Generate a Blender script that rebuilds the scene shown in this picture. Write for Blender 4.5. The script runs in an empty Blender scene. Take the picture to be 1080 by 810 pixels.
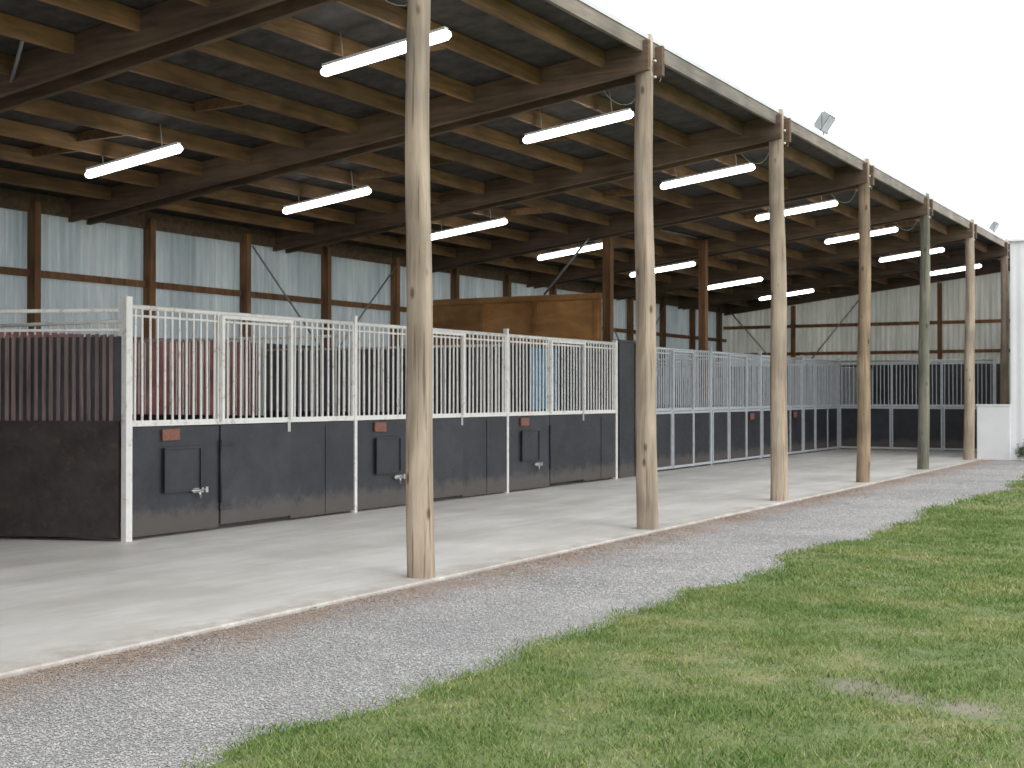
import bpy, math, random
import numpy as np
from mathutils import Matrix, Vector
random.seed(4); rng=np.random.default_rng(7)
scene=bpy.context.scene
scene.view_settings.view_transform='Standard'
try: scene.view_settings.look='None'
except: pass
scene.view_settings.exposure=0

# ---------------- materials ----------------
def nt(name):
    m=bpy.data.materials.new(name); m.use_nodes=True
    t=m.node_tree; b=t.nodes['Principled BSDF']; return m,t,b
def noise(t,scale,detail=5,rough=0.6,mapscale=None,dist=0):
    n=t.nodes.new('ShaderNodeTexNoise'); n.inputs['Scale'].default_value=scale
    n.inputs['Detail'].default_value=detail; n.inputs['Roughness'].default_value=rough
    n.inputs['Distortion'].default_value=dist
    g=t.nodes.new('ShaderNodeNewGeometry')
    if mapscale:
        mp=t.nodes.new('ShaderNodeMapping'); mp.inputs['Scale'].default_value=mapscale
        t.links.new(g.outputs['Position'],mp.inputs['Vector']); t.links.new(mp.outputs[0],n.inputs['Vector'])
    else: t.links.new(g.outputs['Position'],n.inputs['Vector'])
    return n
def ramp(t,src,stops):
    r=t.nodes.new('ShaderNodeValToRGB'); e=r.color_ramp.elements
    while len(e)>1: e.remove(e[-1])
    e[0].position=stops[0][0]; e[0].color=(*stops[0][1],1)
    for p,c in stops[1:]:
        x=e.new(p); x.color=(*c,1)
    t.links.new(src,r.inputs[0]); return r
def mixc(t,f,a,b,mode='MIX'):
    m=t.nodes.new('ShaderNodeMix'); m.data_type='RGBA'; m.blend_type=mode
    for s,i in ((f,0),(a,6),(b,7)):
        if isinstance(s,(int,float)): m.inputs[i].default_value=s
        elif isinstance(s,tuple): m.inputs[i].default_value=(*s,1)
        else: t.links.new(s,m.inputs[i])
    return m.outputs[2]
def bump(t,b,src,st,dist=0.01):
    n=t.nodes.new('ShaderNodeBump'); n.inputs['Strength'].default_value=st; n.inputs['Distance'].default_value=dist
    t.links.new(src,n.inputs['Height']); t.links.new(n.outputs[0],b.inputs['Normal'])
def island(t):
    g=t.nodes.new('ShaderNodeNewGeometry'); return g.outputs['Random Per Island']

def wood(name,dark,light,mapscale,rough=.85,st=.5,knots=False):
    m,t,b=nt(name)
    n=noise(t,1.0,4,.65,mapscale,dist=.6)
    c=ramp(t,n.outputs[0],[(.3,dark),(.7,light)]); c2=c.outputs[0]
    n2=noise(t,1.3,2)
    tone=ramp(t,n2.outputs[0],[(.3,(.65,.65,.65)),(.7,(1.15,1.12,1.1))])
    c2=mixc(t,1.0,c2,tone.outputs[0],'MULTIPLY')
    isl=ramp(t,island(t),[(0,(.72,.72,.74)),(1,(1.2,1.15,1.1))])
    c3=mixc(t,1.0,c2,isl.outputs[0],'MULTIPLY') if not knots else c2
    if knots:
        g=t.nodes.new('ShaderNodeNewGeometry'); mp=t.nodes.new('ShaderNodeMapping'); mp.inputs['Scale'].default_value=(6,6,2.6)
        t.links.new(g.outputs['Position'],mp.inputs['Vector'])
        vo=t.nodes.new('ShaderNodeTexVoronoi'); vo.inputs['Scale'].default_value=1; t.links.new(mp.outputs[0],vo.inputs['Vector'])
        k=ramp(t,vo.outputs['Distance'],[(.08,(.3,.22,.16)),(.17,(1,1,1))]); c3=mixc(t,.85,c3,k.outputs[0],'MULTIPLY')
        cr=noise(t,1,4,.6,(34,34,.9)); k=ramp(t,cr.outputs[0],[(.34,(.45,.38,.32)),(.42,(1,1,1))]); c3=mixc(t,.8,c3,k.outputs[0],'MULTIPLY')
        bump(t,b,n.outputs[0],st,.006)
    t.links.new(c3,b.inputs['Base Color']); b.inputs['Roughness'].default_value=rough
    return m
def simple(name,c,rough=.6,metal=0,var=.25,scale=3,spec=.5,dirt=None):
    m,t,b=nt(name); n=noise(t,scale,4,.65)
    lo=tuple(x*(1-var) for x in c); hi=tuple(min(1,x*(1+var)) for x in c)
    r=ramp(t,n.outputs[0],[(.3,lo),(.7,hi)]); out=r.outputs[0]
    if dirt:
        n2=noise(t,9,5,.75); k=ramp(t,n2.outputs[0],[(.55,(0,0,0)),(.72,(1,1,1))])
        out=mixc(t,k.outputs[0],out,dirt)
    t.links.new(out,b.inputs['Base Color']); b.inputs['Roughness'].default_value=rough
    b.inputs['Metallic'].default_value=metal; b.inputs['Specular IOR Level'].default_value=spec
    return m

M_pole=wood('pole_wood',(.27,.215,.155),(.56,.47,.365),(9,9,.7),st=.9,knots=True)
M_poleb=wood('pole_wood_brown',(.20,.145,.09),(.43,.33,.22),(9,9,.7),st=.9,knots=True)
M_poleg=wood('pole_wood_green',(.11,.11,.085),(.26,.26,.20),(9,9,.7),st=.8,knots=True)
M_beam=wood('beam_wood',(.085,.058,.040),(.20,.14,.095),(1.2,12,12))
M_purlin=wood('purlin_wood',(.13,.078,.038),(.30,.18,.088),(12,1.2,12))
M_post=wood('post_wood',(.13,.065,.03),(.31,.165,.08),(12,12,1))
M_ply=wood('plywood',(.36,.17,.06),(.60,.33,.13),(1.2,3,4))
M_fascia=wood('fascia_wood',(.20,.18,.155),(.38,.345,.29),(12,1,12))
M_ceil=simple('roof_underlay',(.045,.040,.036),.8,0,.6,5)
M_white=simple('white_paint_steel',(.80,.79,.76),.45,0,.06,5,dirt=(.48,.39,.30))
M_galv=simple('galvanised_steel',(.56,.59,.62),.45,.2,.12,8)
M_gdark=simple('grey_cast_housing',(.28,.29,.30),.5,.2,.12,8)
M_slat=wood('faded_slat_wood',(.10,.075,.07),(.33,.25,.245),(20,20,1))
M_dbrown=simple('rusty_dark_board',(.035,.028,.026),.6,0,.5,3,dirt=(.08,.05,.03))
M_plaque=simple('brown_plaque',(.22,.09,.055),.6,0,.3,30)
M_metal=simple('latch_steel',(.55,.55,.53),.35,.8,.1,8)
M_maroon=simple('maroon_lining',(.32,.12,.11),.7,0,.6,2.2)
M_lin=simple('dark_lining',(.07,.07,.075),.7,0,.4,2)
M_lin2=simple('pale_lining',(.36,.38,.40),.7,0,.3,2)
M_blue=simple('blue_blanket',(.07,.27,.46),.9,0,.25,8)
M_whitewall=simple('white_wall_paint',(.78,.79,.80),.6,0,.06,1.5)
M_roofsheet=simple('roof_sheet',(.60,.61,.62),.4,.2,.1,3)
M_cabw=simple('cable_grey',(.35,.34,.32),.5,0,.1,3)

def black_board():
    m,t,b=nt('black_stall_board')
    n=noise(t,2.5,4,.7); base=ramp(t,n.outputs[0],[(.3,(.014,.015,.019)),(.7,(.031,.034,.043))])
    s=noise(t,1,5,.8,(2,6,30),dist=1.2); k=ramp(t,s.outputs[0],[(.58,(0,0,0)),(.80,(.5,.5,.5))])
    c=mixc(t,k.outputs[0],base.outputs[0],(.13,.13,.135))
    isl=ramp(t,island(t),[(0,(.8,.8,.8)),(1,(1.35,1.35,1.35))]); c=mixc(t,1.0,c,isl.outputs[0],'MULTIPLY')
    g=t.nodes.new('ShaderNodeNewGeometry'); sx=t.nodes.new('ShaderNodeSeparateXYZ'); t.links.new(g.outputs['Position'],sx.inputs[0])
    n2=noise(t,5,5,.7); ad=t.nodes.new('ShaderNodeMath'); ad.operation='MULTIPLY_ADD'; ad.inputs[1].default_value=-.4
    t.links.new(n2.outputs[0],ad.inputs[0]); t.links.new(sx.outputs[2],ad.inputs[2])
    k2=ramp(t,ad.outputs[0],[(0,(.6,.6,.6)),(.12,(0,0,0))])
    c=mixc(t,k2.outputs[0],c,(.12,.10,.085))
    t.links.new(c,b.inputs['Base Color'])
    rr=ramp(t,s.outputs[0],[(.3,(.34,.34,.34)),(.7,(.6,.6,.6))]); t.links.new(rr.outputs[0],b.inputs['Roughness'])
    bump(t,b,n.outputs[0],.3,.01); return m
M_black=black_board()

def corr_mat(name,c1,c2,trans):
    m,t,b=nt(name)
    n=noise(t,1,4,.6,(1.3,1.3,.5)); r=ramp(t,n.outputs[0],[(.3,c1),(.7,c2)])
    s=noise(t,1,4,.7,(9,9,.4)); st=ramp(t,s.outputs[0],[(.35,(.70,.70,.69)),(.65,(1,1,1))])
    c=mixc(t,1.0,r.outputs[0],st.outputs[0],'MULTIPLY')
    t.links.new(c,b.inputs['Base Color']); b.inputs['Roughness'].default_value=.4
    tr=t.nodes.new('ShaderNodeBsdfTranslucent'); t.links.new(c,tr.inputs['Color'])  # translucent share added to brighten the corrugated walls with light from behind
    mx=t.nodes.new('ShaderNodeMixShader'); mx.inputs[0].default_value=trans
    out=t.nodes['Material Output']; t.links.new(b.outputs[0],mx.inputs[1]); t.links.new(tr.outputs[0],mx.inputs[2]); t.links.new(mx.outputs[0],out.inputs['Surface'])
    return m
M_corr=corr_mat('corrugated_sheet_added_translucency',(.43,.50,.56),(.66,.70,.74),.25)  # translucency is an added brightener here, the sheet itself is likely galvanised steel
M_corr2=corr_mat('corrugated_sheet_cream_added_translucency',(.50,.50,.48),(.68,.67,.62),.28)

def tube_mat():
    m,t,b=nt('fluorescent_tube_glass'); b.inputs['Base Color'].default_value=(.9,.9,.9,1)
    b.inputs['Emission Color'].default_value=(1,.985,.96,1); b.inputs['Emission Strength'].default_value=8; return m
M_tube=tube_mat()

def concrete():
    m,t,b=nt('concrete')
    n=noise(t,.7,5,.65); r=ramp(t,n.outputs[0],[(.3,(.60,.585,.55)),(.7,(.76,.745,.71))])
    n2=noise(t,1,5,.7,(1.5,.35,1)); k=ramp(t,n2.outputs[0],[(.4,(.84,.83,.81)),(.6,(1.03,1.03,1.03))])
    c=mixc(t,1.0,r.outputs[0],k.outputs[0],'MULTIPLY')
    n3=noise(t,25,5,.8); k3=ramp(t,n3.outputs[0],[(.60,(0,0,0)),(.75,(.4,.4,.4))])
    c=mixc(t,k3.outputs[0],c,(.36,.32,.27))
    g=t.nodes.new('ShaderNodeNewGeometry'); sx=t.nodes.new('ShaderNodeSeparateXYZ'); t.links.new(g.outputs['Position'],sx.inputs[0])
    md=t.nodes.new('ShaderNodeMath'); md.operation='PINGPONG'; md.inputs[1].default_value=4.52; t.links.new(sx.outputs[1],md.inputs[0])
    kj=ramp(t,md.outputs[0],[(.0015,(.45,.43,.4)),(.003,(1,1,1))]); c=mixc(t,.8,c,kj.outputs[0],'MULTIPLY')
    # blown dirt close to the gravel edge
    mr=t.nodes.new('ShaderNodeMapRange'); mr.inputs[1].default_value=-6.7; mr.inputs[2].default_value=-5.95; t.links.new(sx.outputs[0],mr.inputs[0])
    n5=noise(t,3.2,5,.8); mu=t.nodes.new('ShaderNodeMath'); mu.operation='MULTIPLY'; t.links.new(mr.outputs[0],mu.inputs[0]); t.links.new(n5.outputs[0],mu.inputs[1])
    k5=ramp(t,mu.outputs[0],[(.30,(0,0,0)),(.55,(.65,.65,.65))]); c=mixc(t,k5.outputs[0],c,(.34,.29,.24))
    t.links.new(c,b.inputs['Base Color']); b.inputs['Roughness'].default_value=.5
    return m
M_conc=concrete()
def gravel(isl):
    m,t,b=nt('gravel_stones' if isl else 'gravel_ground')
    if isl: r=ramp(t,island(t),[(0,(.25,.245,.242)),(.5,(.36,.353,.347)),(.9,(.46,.452,.44)),(1,(.55,.54,.52))])
    else:
        n=noise(t,60,4,.7); r=ramp(t,n.outputs[0],[(.32,(.24,.235,.232)),(.7,(.46,.45,.44))])
        bump(t,b,n.outputs[0],1,.015)
    big=noise(t,.6,5,.65); kb=ramp(t,big.outputs[0],[(.35,(.84,.84,.84)),(.65,(1.12,1.11,1.1))])
    c=mixc(t,1.0,r.outputs[0],kb.outputs[0],'MULTIPLY')
    g=t.nodes.new('ShaderNodeNewGeometry'); sx=t.nodes.new('ShaderNodeSeparateXYZ'); t.links.new(g.outputs['Position'],sx.inputs[0])
    mr=t.nodes.new('ShaderNodeMapRange'); mr.inputs[1].default_value=-4.7; mr.inputs[2].default_value=-5.95; t.links.new(sx.outputs[0],mr.inputs[0])
    n4=noise(t,1.6,6,.75); mu=t.nodes.new('ShaderNodeMath'); mu.operation='MULTIPLY'
    t.links.new(mr.outputs[0],mu.inputs[0]); t.links.new(n4.outputs[0],mu.inputs[1])
    k=ramp(t,mu.outputs[0],[(.22,(0,0,0)),(.46,(.7,.7,.7))])
    c=mixc(t,k.outputs[0],c,(.31,.225,.165))
    t.links.new(c,b.inputs['Base Color']); b.inputs['Roughness'].default_value=.9; return m
M_gr=gravel(False); M_grs=gravel(True)
def lawn(blade):
    m,t,b=nt('grass_blades' if blade else 'lawn_soil')
    if blade: r=ramp(t,island(t),[(0,(.11,.175,.045)),(.45,(.17,.255,.07)),(.85,(.24,.32,.10)),(1,(.40,.39,.21))])
    else:
        n=noise(t,30,5,.7); r=ramp(t,n.outputs[0],[(.35,(.13,.15,.06)),(.65,(.21,.245,.10))]); bump(t,b,n.outputs[0],.8,.02)
    big=noise(t,.9,6,.68); kb=ramp(t,big.outputs[0],[(.36,(.70,.82,.66)),(.50,(1,1,1)),(.64,(1.40,1.16,1.35))])
    c=mixc(t,1.0,r.outputs[0],kb.outputs[0],'MULTIPLY')
    if not blade:
        for (x,y,rad) in ((-1.85,6.85,.16),(-1.62,6.72,.11),(-1.3,6.62,.13)):
            g=t.nodes.new('ShaderNodeNewGeometry'); d=t.nodes.new('ShaderNodeVectorMath'); d.operation='DISTANCE'
            d.inputs[1].default_value=(x,y,0); t.links.new(g.outputs['Position'],d.inputs[0])
            k=ramp(t,d.outputs['Value'],[(rad*.6,(.8,.8,.8)),(rad*1.9,(0,0,0))])
            c=mixc(t,k.outputs[0],c,(.25,.22,.18))
    t.links.new(c,b.inputs['Base Color']); b.inputs['Roughness'].default_value=.7
    b.inputs['Specular IOR Level'].default_value=.25
    return m
M_lawn=lawn(False); M_blade=lawn(True)
M_leaf=simple('shrub_leaves',(.07,.10,.03),.7,0,.5,20)
M_litter=simple('leaf_litter',(.26,.16,.10),.9,0,.5,30)

# ---------------- mesh builder ----------------
class MB:
    def __init__(s): s.v=[];s.f=[];s.m=[];s.sm=[]
    def box(s,c,size,mi=0,M=None):
        x,y,z=[a/2 for a in size]; o=len(s.v)
        for dz in(-z,z):
            for dx,dy in((-x,-y),(x,-y),(x,y),(-x,y)):
                p=Vector((c[0]+dx,c[1]+dy,c[2]+dz)); s.v.append(M@p if M else p)
        for f in((3,2,1,0),(4,5,6,7),(0,1,5,4),(1,2,6,5),(2,3,7,6),(3,0,4,7)):
            s.f.append([o+i for i in f]); s.m.append(mi); s.sm.append(False)
    def hexa(s,pts,mi=0):
        o=len(s.v); s.v+= [Vector(p) for p in pts]
        for f in((3,2,1,0),(4,5,6,7),(0,1,5,4),(1,2,6,5),(2,3,7,6),(3,0,4,7)):
            s.f.append([o+i for i in f]); s.m.append(mi); s.sm.append(False)
    def cyl(s,p0,p1,r0,r1=None,n=8,mi=0,M=None,caps=True):
        r1=r0 if r1 is None else r1
        p0=Vector(p0);p1=Vector(p1)
        if M: p0=M@p0;p1=M@p1
        d=(p1-p0).normalized(); a=d.orthogonal().normalized(); b=d.cross(a); o=len(s.v)
        for p,r in((p0,r0),(p1,r1)):
            for i in range(n):
                t=2*math.pi*i/n; s.v.append(p+a*math.cos(t)*r+b*math.sin(t)*r)
        for i in range(n):
            j=(i+1)%n; s.f.append([o+i,o+j,o+n+j,o+n+i]); s.m.append(mi); s.sm.append(True)
        if caps:
            s.f.append([o+i for i in range(n)][::-1]); s.m.append(mi); s.sm.append(False)
            s.f.append([o+n+i for i in range(n)]); s.m.append(mi); s.sm.append(False)
    def tube(s,pts,r,n=6,mi=0):
        for a,b in zip(pts[:-1],pts[1:]): s.cyl(a,b,r,n=n,mi=mi)
    def sheet(s,p0,p1,z0,zt,pitch=.15,amp=.026,mi=0,per=6):
        p0=Vector((*p0,0));p1=Vector((*p1,0)); L=(p1-p0).length; d=(p1-p0)/L; nrm=Vector((d.y,-d.x,0))
        N=int(L/pitch*per); o=len(s.v)
        for i in range(N+1):
            u=L*i/N; q=p0+d*u+nrm*amp*math.sin(2*math.pi*u/pitch)
            s.v.append(Vector((q.x,q.y,z0))); s.v.append(Vector((q.x,q.y,zt(q.x))))
        for i in range(N):
            a=o+2*i; s.f.append([a,a+2,a+3,a+1]); s.m.append(mi); s.sm.append(True)
    def build(s,name,mats,parent=None,bevel=0):
        me=bpy.data.meshes.new(name); me.from_pydata([tuple(v) for v in s.v],[],s.f)
        for m in mats: me.materials.append(m)
        me.polygons.foreach_set('material_index',s.m); me.polygons.foreach_set('use_smooth',s.sm); me.update()
        ob=bpy.data.objects.new(name,me); scene.collection.objects.link(ob)
        if parent: ob.parent=parent
        if bevel:
            bv=ob.modifiers.new('bevel','BEVEL'); bv.width=bevel; bv.segments=2; bv.limit_method='ANGLE'
        return ob
def empty(name):
    e=bpy.data.objects.new(name,None); scene.collection.objects.link(e); return e
def npmesh(name,v,f,mat):
    me=bpy.data.meshes.new(name)
    me.vertices.add(len(v)); me.vertices.foreach_set('co',v.astype(np.float32).ravel())
    me.loops.add(len(f)*3); me.loops.foreach_set('vertex_index',f.astype(np.int32).ravel())
    me.polygons.add(len(f)); me.polygons.foreach_set('loop_start',np.arange(0,len(f)*3,3,dtype=np.int32)); me.polygons.foreach_set('loop_total',np.full(len(f),3,dtype=np.int32))
    me.materials.append(mat); me.update(); me.validate(); ob=bpy.data.objects.new(name,me); scene.collection.objects.link(ob); return ob
def tris(name,co,mat): return npmesh(name,co,np.arange(len(co)).reshape(-1,3),mat)

# ---------------- layout ----------------
XP=-6.12; SP=4.52; Y0=9.12; XB=-15.2; YE=39.9; YS=-4.5
poleY=[Y0+SP*k for k in range(-3,7)]
def zr(x): return 5.45+.12*(x+6.1)

g=MB(); R=900; g.v=[Vector((-R,-R,-.07)),Vector((R,-R,-.07)),Vector((R,R,-.07)),Vector((-R,R,-.07))]; g.f=[[0,1,2,3]]; g.m=[0]; g.sm=[False]
g.build('ground',[M_lawn])
g=MB(); g.v=[Vector((-5.94,-12,-.03)),Vector((9,-12,-.03)),Vector((9,36,-.03)),Vector((-5.94,36,-.03))]; g.f=[[0,1,2,3]]; g.m=[0]; g.sm=[False]
gravel_o=g.build('gravel_path',[M_gr])
def xe(y): return -3.84+.12*np.sin(y*.9+.6)+.07*np.sin(y*2.3+1)+.045*np.sin(y*5.1)+.16*np.exp(-((y-4)/1.6)**2)-.20*np.exp(-((y-8.3)/.9)**2)+.16*np.exp(-((y-10.8)/.8)**2)
g=MB(); g.box(((XB-.2-5.95)/2,(YS+YE+.2)/2,-.1),(-5.95-XB+.2,YE-YS+.3,.2))
slab=g.build('concrete_floor',[M_conc],bevel=.012)
g=MB(); ys=np.arange(-12,30.01,.1)
for y in ys:
    x=float(xe(y))+.02*rng.standard_normal(); g.v.append(Vector((x,y,-.026))); g.v.append(Vector((x+.12,y,-.008))); g.v.append(Vector((9,y,-.008)))
for i in range(len(ys)-1):
    a=3*i
    g.f.append([a,a+1,a+4,a+3]); g.f.append([a+1,a+2,a+5,a+4]); g.m+=[0,0]; g.sm+=[True,True]
lawn_o=g.build('grass_lawn',[M_lawn])
def blades(n,xr,yr,h,w):
    x=rng.uniform(*xr,n); y=rng.uniform(*yr,n)
    f=x-xe(y)+rng.standard_normal(n)*.08
    cl=np.sin(x*3.1+np.sin(y*2.7)*1.3)*np.sin(y*3.7+np.sin(x*2.2)*1.7)
    cl2=np.sin(x*9.1+np.sin(y*7.7)*1.3)*np.sin(y*10.7+np.sin(x*6.2)*1.7)
    keep=(f>0)&(rng.random(n)<.72+.20*cl+.18*cl2)
    for(px,py,rad) in((-1.85,6.85,.17),(-1.62,6.72,.10),(-1.3,6.62,.13),(-2.9,9.5,.1)):
        d=np.hypot((x-px),(y-py)*.8)/rad
        keep&=~((d<1.0+.5*rng.standard_normal(n))&(rng.random(n)<.75))
    x=x[keep];y=y[keep];n=len(x)
    a=rng.uniform(0,2*np.pi,n); hh=h*rng.uniform(.5,1.5,n)*(1+.28*cl[keep]+.32*cl2[keep]); ww=w*rng.uniform(.7,1.3,n)
    ln=rng.uniform(.2,1.6,n)*hh; la=rng.uniform(0,2*np.pi,n)
    co=np.zeros((n,3,3))
    co[:,0]=np.c_[x-np.cos(a)*ww,y-np.sin(a)*ww,np.full(n,-.012)]
    co[:,1]=np.c_[x+np.cos(a)*ww,y+np.sin(a)*ww,np.full(n,-.012)]
    co[:,2]=np.c_[x+np.cos(la)*ln,y+np.sin(la)*ln,-.01+hh]
    return co.reshape(-1,3)
co=np.concatenate([blades(360000,(-4.1,.3),(2,10),.022,.003),blades(170000,(-4.1,-.5),(10,18),.024,.0045),blades(70000,(-4.1,0),(18,30),.028,.007),blades(40000,(.3,6),(0,14),.025,.005)])
bl=tris('grass_blades',co,M_blade); bl.parent=lawn_o
def stones(n,xr,yr,smin,smax):
    x=rng.uniform(*xr,n); y=rng.uniform(*yr,n); k=(x<xe(y)+rng.standard_normal(n)*.10+.03); x=x[k];y=y[k];n=len(x)
    s=rng.uniform(smin,smax,n)
    base=np.array([[1,0,0],[0,1,0],[-1,0,0],[0,-1,0],[0,0,.6]],float)
    V=base[None]*s[:,None,None]*rng.uniform(.6,1.3,(n,5,1))
    a=rng.uniform(0,2*np.pi,n); c,sn=np.cos(a),np.sin(a)
    X=V[...,0]*c[:,None]-V[...,1]*sn[:,None]; Y=V[...,0]*sn[:,None]+V[...,1]*c[:,None]
    V=np.stack([X+x[:,None],Y+y[:,None],V[...,2]-.028+s[:,None]*.1],-1)
    F=[[0,1,4],[1,2,4],[2,3,4],[3,0,4]]
    faces=(np.arange(n)[:,None,None]*5+np.array(F)[None]).reshape(-1,3)
    return V.reshape(-1,3),faces
vs=[];fs=[];o=0
for v,f in [stones(120000,(-5.94,-3.3),(2,9),.004,.009),stones(60000,(-5.94,-3.3),(9,18),.006,.012),stones(20000,(-5.94,-3),(18,33),.009,.017)]:
    vs.append(v);fs.append(f+o);o+=len(v)
st=npmesh('gravel_stones',np.concatenate(vs),np.concatenate(fs),M_grs); st.parent=gravel_o
n=9000; y=rng.uniform(5,26,n); x=-5.93+np.abs(rng.normal(0,.28,n)); k=rng.random(n)<np.clip(.5+.5*np.sin(y*1.7+np.sin(y*.8)*2)-(x+5.93)*.6,0.05,1)
x=x[k];y=y[k];n=len(x); p=np.c_[x,y,np.full(n,-.016)]
L=np.stack([p,p+rng.normal(0,.012,(n,3))*[1,1,.3],p+rng.normal(0,.012,(n,3))*[1,1,.3]],1).reshape(-1,3)
lt=tris('leaf_litter',L,M_litter); lt.parent=gravel_o

for k,y in enumerate(poleY):
    g=MB(); n=20; rings=18; rb=.118+random.uniform(-.006,.006); top=5.53
    ph=random.random()*6
    for i in range(rings+1):
        t=i/rings; r=rb*(1-.20*t)
        cx=XP+.018*math.sin(t*3+ph)+.006*math.sin(t*13+ph); cy=y+.018*math.cos(t*2.4+ph)+.006*math.cos(t*11+ph)
        for j in range(n):
            a=2*math.pi*j/n; rr=r*(1+.03*math.sin(3*a+ph+t*2)+.014*random.uniform(-1,1))
            g.v.append(Vector((cx+rr*math.cos(a),cy+rr*math.sin(a),-.05+t*(top+.05))))
    for i in range(rings):
        for j in range(n):
            a=i*n+j;b=i*n+(j+1)%n; g.f.append([a,b,b+n,a+n]); g.m.append(0); g.sm.append(True)
    g.f.append([rings*n+j for j in range(n)]); g.m.append(0); g.sm.append(False)
    for zz in (5.05,5.23): g.cyl((XP+.07,y,zz),(XP+.125,y,zz),.014,n=6,mi=1)
    g.build('timber_pole',[M_poleg if k==7 else (M_poleb if k==6 else M_pole),M_metal])

B=empty('stable_building')
g=MB()
def rafter(y,w=.12,dep=.34,x0=-6.2,x1=XB+.05,mi=0):
    p=[]
    for dz in(-dep,0):
        p+=[(x1,y-w/2,zr(x1)-.03+dz),(x0,y-w/2,zr(x0)-.03+dz),(x0,y+w/2,zr(x0)-.03+dz),(x1,y+w/2,zr(x1)-.03+dz)]
    g.hexa(p,mi)
for y in poleY:
    rafter(y+.17,.07,x0=-5.98); rafter(y-.17,.07,x0=-6.0)
rafter(YE-.1,.1)
g.build('rafters',[M_beam],B,.004)
g=MB(); x=-6.55
while x>XB+.1:
    z=zr(x)-.03; ya=YS
    for y in poleY+[YE]:
        g.box((x+random.uniform(-.03,.03),(ya+y)/2,z-.095),(.05,y-ya-.04,.19)); ya=y
    x-=.86
g.build('purlins',[M_purlin],B,.003)
g=MB()
for y in poleY:
    for k in range(10):
        xx=-6.98-.86*k
        if random.random()<.35 and xx>XB+.4: g.box((xx,y+SP/2+random.uniform(-.2,.2),zr(xx)-.11),(.82,.045,.12))
g.build('purlin_blocking',[M_purlin],B)
g=MB(); x0=-6.24;x1=XB-.3
g.hexa([(x1,YS-.2,zr(x1)-.025),(x0,YS-.2,zr(x0)-.025),(x0,YE+.2,zr(x0)-.025),(x1,YE+.2,zr(x1)-.025),(x1,YS-.2,zr(x1)),(x0,YS-.2,zr(x0)),(x0,YE+.2,zr(x0)),(x1,YE+.2,zr(x1))],0)
g.build('roof_underlay',[M_ceil],B)
g=MB(); N=int((YE-YS+.8)/.19*4); x0=-6.235; x1=XB-.4
for i in range(N+1):
    y=YS-.4+(YE-YS+.8)*i/N; h=.03+.012*(1 if (i%4)in(0,1) else -1)
    for xx in(x0,x1): g.v.append(Vector((xx,y,zr(xx)+h)))
for i in range(N):
    a=2*i; g.f.append([a,a+2,a+3,a+1]); g.m.append(0); g.sm.append(False)
g.build('roof',[M_roofsheet],B)
g=MB(); ya=YS-.3
for y in poleY+[YE+.3]:
    b0=ya+(.0 if ya<YS else .012); g.box((-6.09,(b0+y-.012)/2,5.395+random.uniform(-.006,.006)),(.045,y-b0-.024,.19)); ya=y
g.build('fascia',[M_fascia],B,.003)
g=MB(); g.box((-6.16,(YS+YE)/2,5.506),(.20,YE-YS+.6,.022)); g.box((-6.06,(YS+YE)/2,5.49),(.008,YE-YS+.6,.05)); g.build('roof_flashing',[M_roofsheet],B)
g=MB(); zt=lambda x: zr(x)-.035
g.sheet((XB,YS),(XB,YE),0,zt)
g.build('back_wall',[M_corr],B)
g=MB(); g.sheet((XB,YE),(-6.1,YE),0,zt); g.build('end_wall',[M_corr2],B)
g=MB(); g.sheet((-6.3,YS),(XB,YS),0,zt); g.build('end_wall',[M_corr],B)
g=MB()
y=12.77-2.2*8
while y<YE:
    g.box((XB+.12,y,2.1),(.16,.11,4.2)); y+=2.2
x=XB+2.3
while x<-6.3:
    g.box((x,YE-.12,zr(x)/2-.2),(.11,.15,zr(x)-.4)); x+=2.2
g.build('wall_posts',[M_post],B,.004)
g=MB()
for z in(.9,3.2): g.box((XB+.085,(YS+YE)/2,z),(.05,YE-YS-.1,.10))
for z in(2.75,3.6): g.box(((XB-6.2)/2,YE-.09,z),(-6.2-XB,.05,.10))
g.build('wall_girts',[M_post],B)
g=MB(); g.box((XB+.075,(YS+YE)/2,4.19),(.055,YE-YS-.1,.26)); g.build('wall_plate',[M_beam],B)
g=MB()
def rod(a,b,r=.017): g.cyl(a,b,r,n=6)
for y in(17.2,30.4): 
    rod((XB+.25,y,4.0),(XB+.25,y+2.0,2.2)); rod((XB+.25,y+4.2,4.0),(XB+.25,y+2.2,2.2))
rod((-14.9,YE-.25,4.1),(-13.2,YE-.25,2.2),.022); rod((-10.6,YE-.25,4.6),(-12.6,YE-.25,2.2),.022)
rod((-11.2,22.80,4.75),(-12.4,22.80,3.45),.024); rod((-10.7,26.7,4.85),(-10.7,24.5,4.8),.012)
rod((-11.0,9.0,4.55),(-10.0,8.4,5.0),.02)
g.build('steel_bracing',[M_gdark],B)
g=MB()
g.box((XB+.25,11.6,1.22),(.03,3.8,2.3),0); g.box((XB+.25,15.5,1.22),(.03,3.8,2.3),0); g.box((XB+.25,19.4,1.22),(.03,3.8,2.3),1)
g.box((XB+.25,5.0,1.15),(.03,9.2,2.2),0); g.box((XB+.25,31.4,1.0),(.03,16.8,2.0),2)
g.box(((XB-6.6)/2,YE-.26,1.2),(8.2,.03,2.35),1)
g.build('wall_lining',[M_maroon,M_lin,M_lin2],B)
g=MB(); g.box((-11.1,22.97,zr(-11.1)/2-.05),(.17,.15,zr(-11.1)-.1)); g.build('interior_post',[M_post],bevel=.006)
g=MB(); g.box((-10.62,26.65,zr(-10.62)/2-.05),(.16,.16,zr(-10.62)-.1)); g.build('interior_post',[M_post],bevel=.006)
g=MB(); xs=[-15.05,-13.85,-12.65,-11.2]
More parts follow.
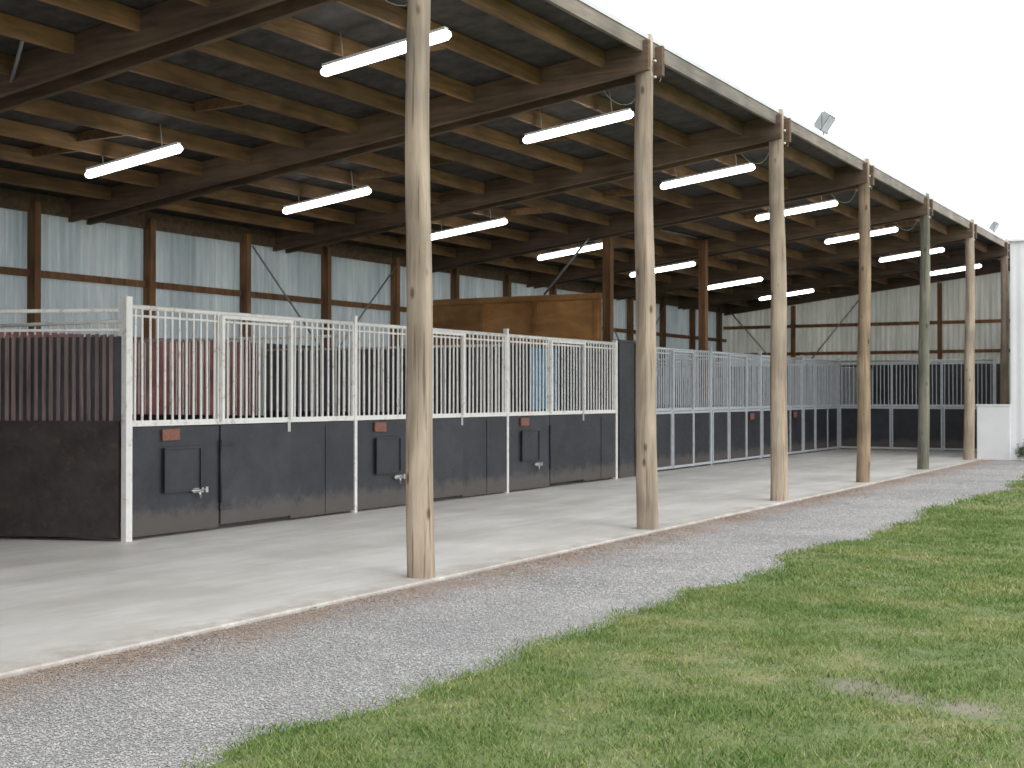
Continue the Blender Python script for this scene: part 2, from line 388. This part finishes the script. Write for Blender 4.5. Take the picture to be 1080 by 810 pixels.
for a,b in zip(xs[:-1],xs[1:]): g.box(((a+b)/2,22.9,1.73),(b-a-.008,.03,3.44))
g.box((-13.1,22.86,3.38),(3.85,.045,.10)); g.box((-13.1,22.86,2.5),(3.85,.045,.09))
for x in(-15,-13.85,-12.65,-11.3): g.box((x,22.865,2.94),(.08,.05,.78))
g.build('plywood_partition_wall',[M_ply],bevel=.003)

# ---------- stalls ----------
mats=[M_white,M_black,M_metal,M_plaque,M_galv]
def frame(p,u,v): 
    M=Matrix.Identity(4)
    for i in range(3): M[i][0]=u[i];M[i][1]=v[i];M[i][3]=p[i]
    M[2][2]=1;M[0][2]=M[1][2]=0; return M
def latch(g,M,u,z):
    g.box((u,.038,z),(.16,.012,.05),2,M); g.cyl((u-.12,.05,z),(u+.09,.05,z),.012,mi=2,M=M)
    g.cyl((u-.02,.05,z),(u-.02,.09,z-.05),.009,mi=2,M=M); g.box((u+.13,.03,z),(.04,.03,.06),2,M)
    g.cyl((u+.02,.05,z),(u+.02,.055,z-.09),.008,mi=2,M=M)
def stall(p,u,v,W,cuts,sides=True,col=0,style=1,last=False,depth=4.7,H=2.40,firstw=.085,plaque=True):
    g=MB(); M=frame(p,u,v); hj=random.uniform(-.05,.05)
    g.box((0,0,(H+.1)/2),(firstw if firstw>.06 else .05,.07,H+.1),col,M)
    if last: g.box((W,0,(H+.06)/2),(.06,.07,H+.06),col,M)
    ed=[0]+cuts+[W]
    for i,(a,b) in enumerate(zip(ed[:-1],ed[1:])):
        off=.012*((i%2)*1.0)+random.uniform(0,.006)
        bot=(.03 if i!=1 else .06)+random.uniform(-.012,.015)
        a2=a+(.045 if i==0 else .010); b2=b-(.035 if i==len(ed)-2 else .010)
        T=M@Matrix.Translation(((a2+b2)/2,off,(bot+1.160)/2))@Matrix.Rotation(math.radians(random.uniform(-.35,.35)),4,'Y')@Matrix.Rotation(math.radians(random.uniform(-.5,.9)),4,'Z')
        g.box((0,0,0),(b2-a2,.035,1.160-bot),1,T)
        if style==1 and i==2:   # vertical board joint in the fixed panel
            g.box(((a2+b2)/2+.05,off+.022,.58),(.018,.008,1.08),1,M)
        if style==2:
            for q in(a2+.02,b2-.02): g.box((q,off+.03,.6),(.04,.03,1.14),col,M)
            g.box(((a2+b2)/2,off+.03,.06),(b2-a2-.08,.028,.045),col,M)
            g.box(((a2+b2)/2,off+.03,1.14),(b2-a2-.08,.028,.045),col,M)
        if i==1:
            for q in(a+.02,b-.02): g.box((q,.045,1.79),(.042,.036,1.17),col,M)
            g.box(((a+b)/2,.045,2.36),(b-a-.084,.034,.036),col,M)
            if style==1:
                for zz in(.25,.95): g.box((a+.10,off+.026,zz),(.22,.012,.04),1,M)
                g.cyl((a+.0,.04,.3),(a+.0,.04,1.0),.012,mi=1,M=M)
        else:
            g.box((b2+.0,0,1.80),(.03,.036,1.17),col,M)
    g.box((W/2,0,1.20),(W-.05,.05,.06),col,M)
    g.cyl((0,0,H),(W,0,H),.026,n=10,mi=col,M=M)
    g.cyl((0,.0,H-.09),(W,0,H-.09),.014,n=8,mi=col,M=M)
    n=int(W/.105)
    for i in range(1,n):
        uu=W*i/n+random.uniform(-.006,.006); g.cyl((uu,0,1.21),(uu+random.uniform(-.006,.006),random.uniform(-.006,.006),H),.0135,n=6,mi=col,M=M,caps=False)
    if style==1:
        c=cuts[0]/2+.05+hj
        g.box((c,.030,.70),(.52,.026,.44),1,M)
        for dx,dz,sx,sz in((0,.23,.56,.02),(0,-.23,.56,.02),(-.27,0,.02,.44),(.27,0,.02,.44)):
            g.box((c+dx,.048,.70+dz),(sx,.02,sz),1,M)
        latch(g,M,c+.24,.43+hj)
        T=M@Matrix.Translation((cuts[0]/2-.12+hj,.034,1.075))@Matrix.Rotation(random.uniform(-.04,.04),4,'Y')
        g.box((0,0,0),(.25,.02,.12),3,T)
        g.box((cuts[1]-.05,.035,1.12),(.05,.02,.12),2,M)
    elif plaque:
        g.box((cuts[-1]+.35,.05,1.0),(.25,.02,.14),3,M)
    if sides:
        g.box((.0,-depth/2-.05,.62),(.04,depth-.1,1.2),1,M)
        g.cyl((0,-.05,2.25),(0,-depth,2.25),.02,mi=col,M=M)
        for i in range(1,int(depth/.12)):
            g.cyl((0,-.05-i*.12,1.22),(0,-.05-i*.12,2.25),.011,n=5,mi=col,M=M,caps=False)
    g.build('horse_stall',mats,bevel=0)
U=(0,1,0);V=(1,0,0); W1=3.85
for k in range(3):
    stall((-10.17,9.785+W1*k,0),U,V,W1,[1.35,2.57],firstw=.085 if k==0 else .05,last=(k==2),col=0)
W2=(35.95-23.4)/4
for k in range(4):
    stall((-10.42,23.4+W2*k,0),U,V,W2,[1.0,2.1],col=4,style=2,firstw=.05,plaque=(k in(1,2)))
stall((-10.42,36.05,0),(1,0,0),(0,-1,0),4.1,[1.45,2.8],col=4,style=2,last=True,depth=3.6,firstw=.08,plaque=False)
g=MB(); g.box((-10.2,22.15,1.22),(.06,1.4,2.44),0); g.box((-10.2,22.15,2.46),(.09,1.42,.04),0)
for y in(21.5,22.2,22.8): g.box((-10.16,y,1.22),(.03,.06,2.4),0)
g.build('dark_partition_wall',[M_black],bevel=.004)
g=MB(); g.box((-12.7,21.4,1.22),(4.8,.04,2.4)); g.build('stall_partition_wall',[M_lin])
g=MB(); a=Vector((-10.23,9.74,0)); b=Vector((-14.9,8.0,0)); L=(b-a).length; u=(b-a)/L; v=Vector((u.y,-u.x,0)); v=-v if v.y>0 else v
M=frame(a,u,v)
g.box((L/2,0,.62),(L,.05,1.16),1,M); g.box((L/2,0,1.215),(L,.06,.03),1,M)
g.cyl((0,0,2.36),(L,0,2.36),.02,mi=0,M=M); g.cyl((0,0,2.16),(L,0,2.16),.014,mi=0,M=M)
n=int(L/.082)
for i in range(1,n): g.box((L*i/n+random.uniform(-.006,.006),0,1.665+random.uniform(-.006,.006)),(.036,.02,.90),2,M)
g.box((L/2,-.035,1.66),(L,.01,.86),3,M)
for q in(1.9,3.8): g.box((q,.005,1.79),(.05,.05,1.14),0,M)
g.build('stall_partition_fence',[M_white,M_dbrown,M_slat,M_lin])
g=MB()
for i in range(13):
    t=i/12
    for zz in(1.25,1.7,2.27): g.v.append(Vector((-10.55+.03*math.sin(t*22+zz),18.9+t*1.0,zz)))
for i in range(12):
    for j in range(2): a=3*i+j; g.f.append([a,a+3,a+4,a+1]); g.m.append(0); g.sm.append(True)
g.build('horse_blanket',[M_blue])

def light(x,y,L=1.55):
    g=MB(); z=zr(x)-.40; sl=.12; c=math.cos(math.atan(sl)); s=math.sin(math.atan(sl))
    u=Vector((c,0,s)); M=Matrix.Identity(4); w=Vector((-s,0,c))
    for i in range(3): M[i][0]=u[i];M[i][1]=(0,1,0)[i];M[i][2]=w[i];M[i][3]=(x,y,z)[i]
    g.box((0,0,.062),(L-.06,.07,.03),0,M)
    g.cyl((-L/2+.04,0,0),(L/2-.04,0,0),.05,n=10,mi=1,M=M)
    for sgn in(-1,1): g.cyl((sgn*(L/2-.04),0,0),(sgn*L/2,0,0),.05,.03,n=10,mi=1,M=M)
    for q in(-.5,.5): g.cyl((q,0,.07),(q,0,.36),.006,n=5,mi=0,M=M)
    g.build('fluorescent_light',[M_whitewall,M_tube])
for y in(10.72,14.9,19.3,23.7,28.1,32.6,37.2): light(-7.63,y)
for y in(11.7,15.5,19.4,23.4,27.8,32.3,36.6): light(-12.07,y,1.6)
for y in(6.3,): light(-7.63,y); light(-12.07,y)

g=MB()
for y in poleY[3:8]:
    pts=[]
    for i in range(11):
        t=i/10; pts.append((-6.3-.5*t,y+.25+.1*math.sin(t*6),5.05-.25*math.sin(t*math.pi)+.1*t))
    g.tube(pts,.005,5)
    pts=[]
    for i in range(9):
        t=i/8; pts.append((-6.02,y+.16+.07*math.sin(t*math.pi),5.35-.32*t))
    g.tube(pts,.005,5)
g.build('hanging_cable',[M_cabw])

def flood(y,s=1):
    g=MB(); x=-6.15; z=5.51
    g.cyl((x,y,z-.03),(x,y,z+.10*s),.014,n=8,mi=0)
    for d in(-.15,.15): g.box((x,y+d*s,z+.19*s),(.03,.012,.20*s),0)
    g.box((x,y,z+.10*s),(.03,.31*s,.012),0)
    M=Matrix.Translation((x+.02,y,z+.22*s))@Matrix.Rotation(math.radians(35),4,'Y')
    g.box((0,0,0),(.10*s,.27*s,.24*s),0,M); g.box((.058*s,0,0),(.012,.24*s,.20*s),1,M)
    for k in range(5): g.box((-.065*s,(-.1+.05*k)*s,0),(.03*s,.008,.2*s),0,M)
    g.build('floodlight',[M_gdark,M_galv])
flood(20.5,1.2); flood(35.0,1.0)

W=empty('white_building')
g=MB(); x0,x1,y0,y1=-5.35,7,32.5,44
for a,b in(((x0,y0),(x1,y0)),((x0,y1),(x0,y0)),((x1,y0),(x1,y1)),((x1,y1),(x0,y1))): g.sheet(a,b,-.05,lambda x:5.05,pitch=.19,amp=.007)
g.build('walls',[M_whitewall],W)
g=MB(); g.hexa([(x0-.05,y0-.1,5.05),(x1+.15,y0-.1,5.05),(x1+.15,y1+.1,5.05),(x0-.05,y1+.1,5.05),(x0-.05,y0-.1,5.10),(x1+.15,y0-.1,5.10),(x1+.15,y1+.1,5.6),(x0-.05,y1+.1,5.6)])
g.build('roof',[M_whitewall],W)
g=MB(); g.box((-5.72,32.5,.60),(.74,.14,1.27)); g.box((-5.72,32.5,1.25),(.78,.18,.035)); g.build('low_white_wall',[M_whitewall],bevel=.01)
pts=[]
for c in range(12):
    cx,cy,cz=-4.96+rng.normal(0,.07),32.1+rng.normal(0,.08),.12+abs(rng.normal(0,.12))
    n=110; p=rng.normal(0,.07,(n,3))+np.array([cx,cy,cz]); p[:,2]=np.maximum(p[:,2],0)
    d1=rng.normal(0,.02,(n,3)); d2=rng.normal(0,.02,(n,3)); pts.append(np.stack([p,p+d1,p+d2],1).reshape(-1,3))
tris('shrub',np.concatenate(pts),M_leaf)

# world + sun
w=bpy.data.worlds.new('World'); scene.world=w; w.use_nodes=True; t=w.node_tree
bg=t.nodes['Background']; sky=t.nodes.new('ShaderNodeTexSky'); sky.sky_type='NISHITA'; sky.sun_disc=False
el,az=math.radians(48),math.radians(110)
sky.sun_elevation=el; sky.sun_rotation=az
mx=t.nodes.new('ShaderNodeMix'); mx.data_type='RGBA'; mx.inputs[0].default_value=.90
t.links.new(sky.outputs[0],mx.inputs[6]); mx.inputs[7].default_value=(17.5,17.8,18.2,1)
t.links.new(mx.outputs[2],bg.inputs[0]); bg.inputs[1].default_value=.118
sd=bpy.data.lights.new('sun','SUN'); sd.energy=.6; sd.angle=math.radians(20); sd.color=(1,.97,.93)
so=bpy.data.objects.new('sun',sd); scene.collection.objects.link(so)
d=Vector((math.sin(az)*math.cos(el),math.cos(az)*math.cos(el),math.sin(el)))
so.rotation_euler=d.to_track_quat('Z','Y').to_euler()

cam=bpy.data.cameras.new('camera'); co_=bpy.data.objects.new('camera',cam); scene.collection.objects.link(co_)
cam.sensor_width=36; cam.lens=46.67; cam.clip_end=3000
cam.dof.use_dof=True; cam.dof.focus_distance=5.5; cam.dof.aperture_fstop=11
co_.location=(0,0,1.5); co_.rotation_euler=(math.radians(90.45),0,math.radians(29.93))
scene.camera=co_
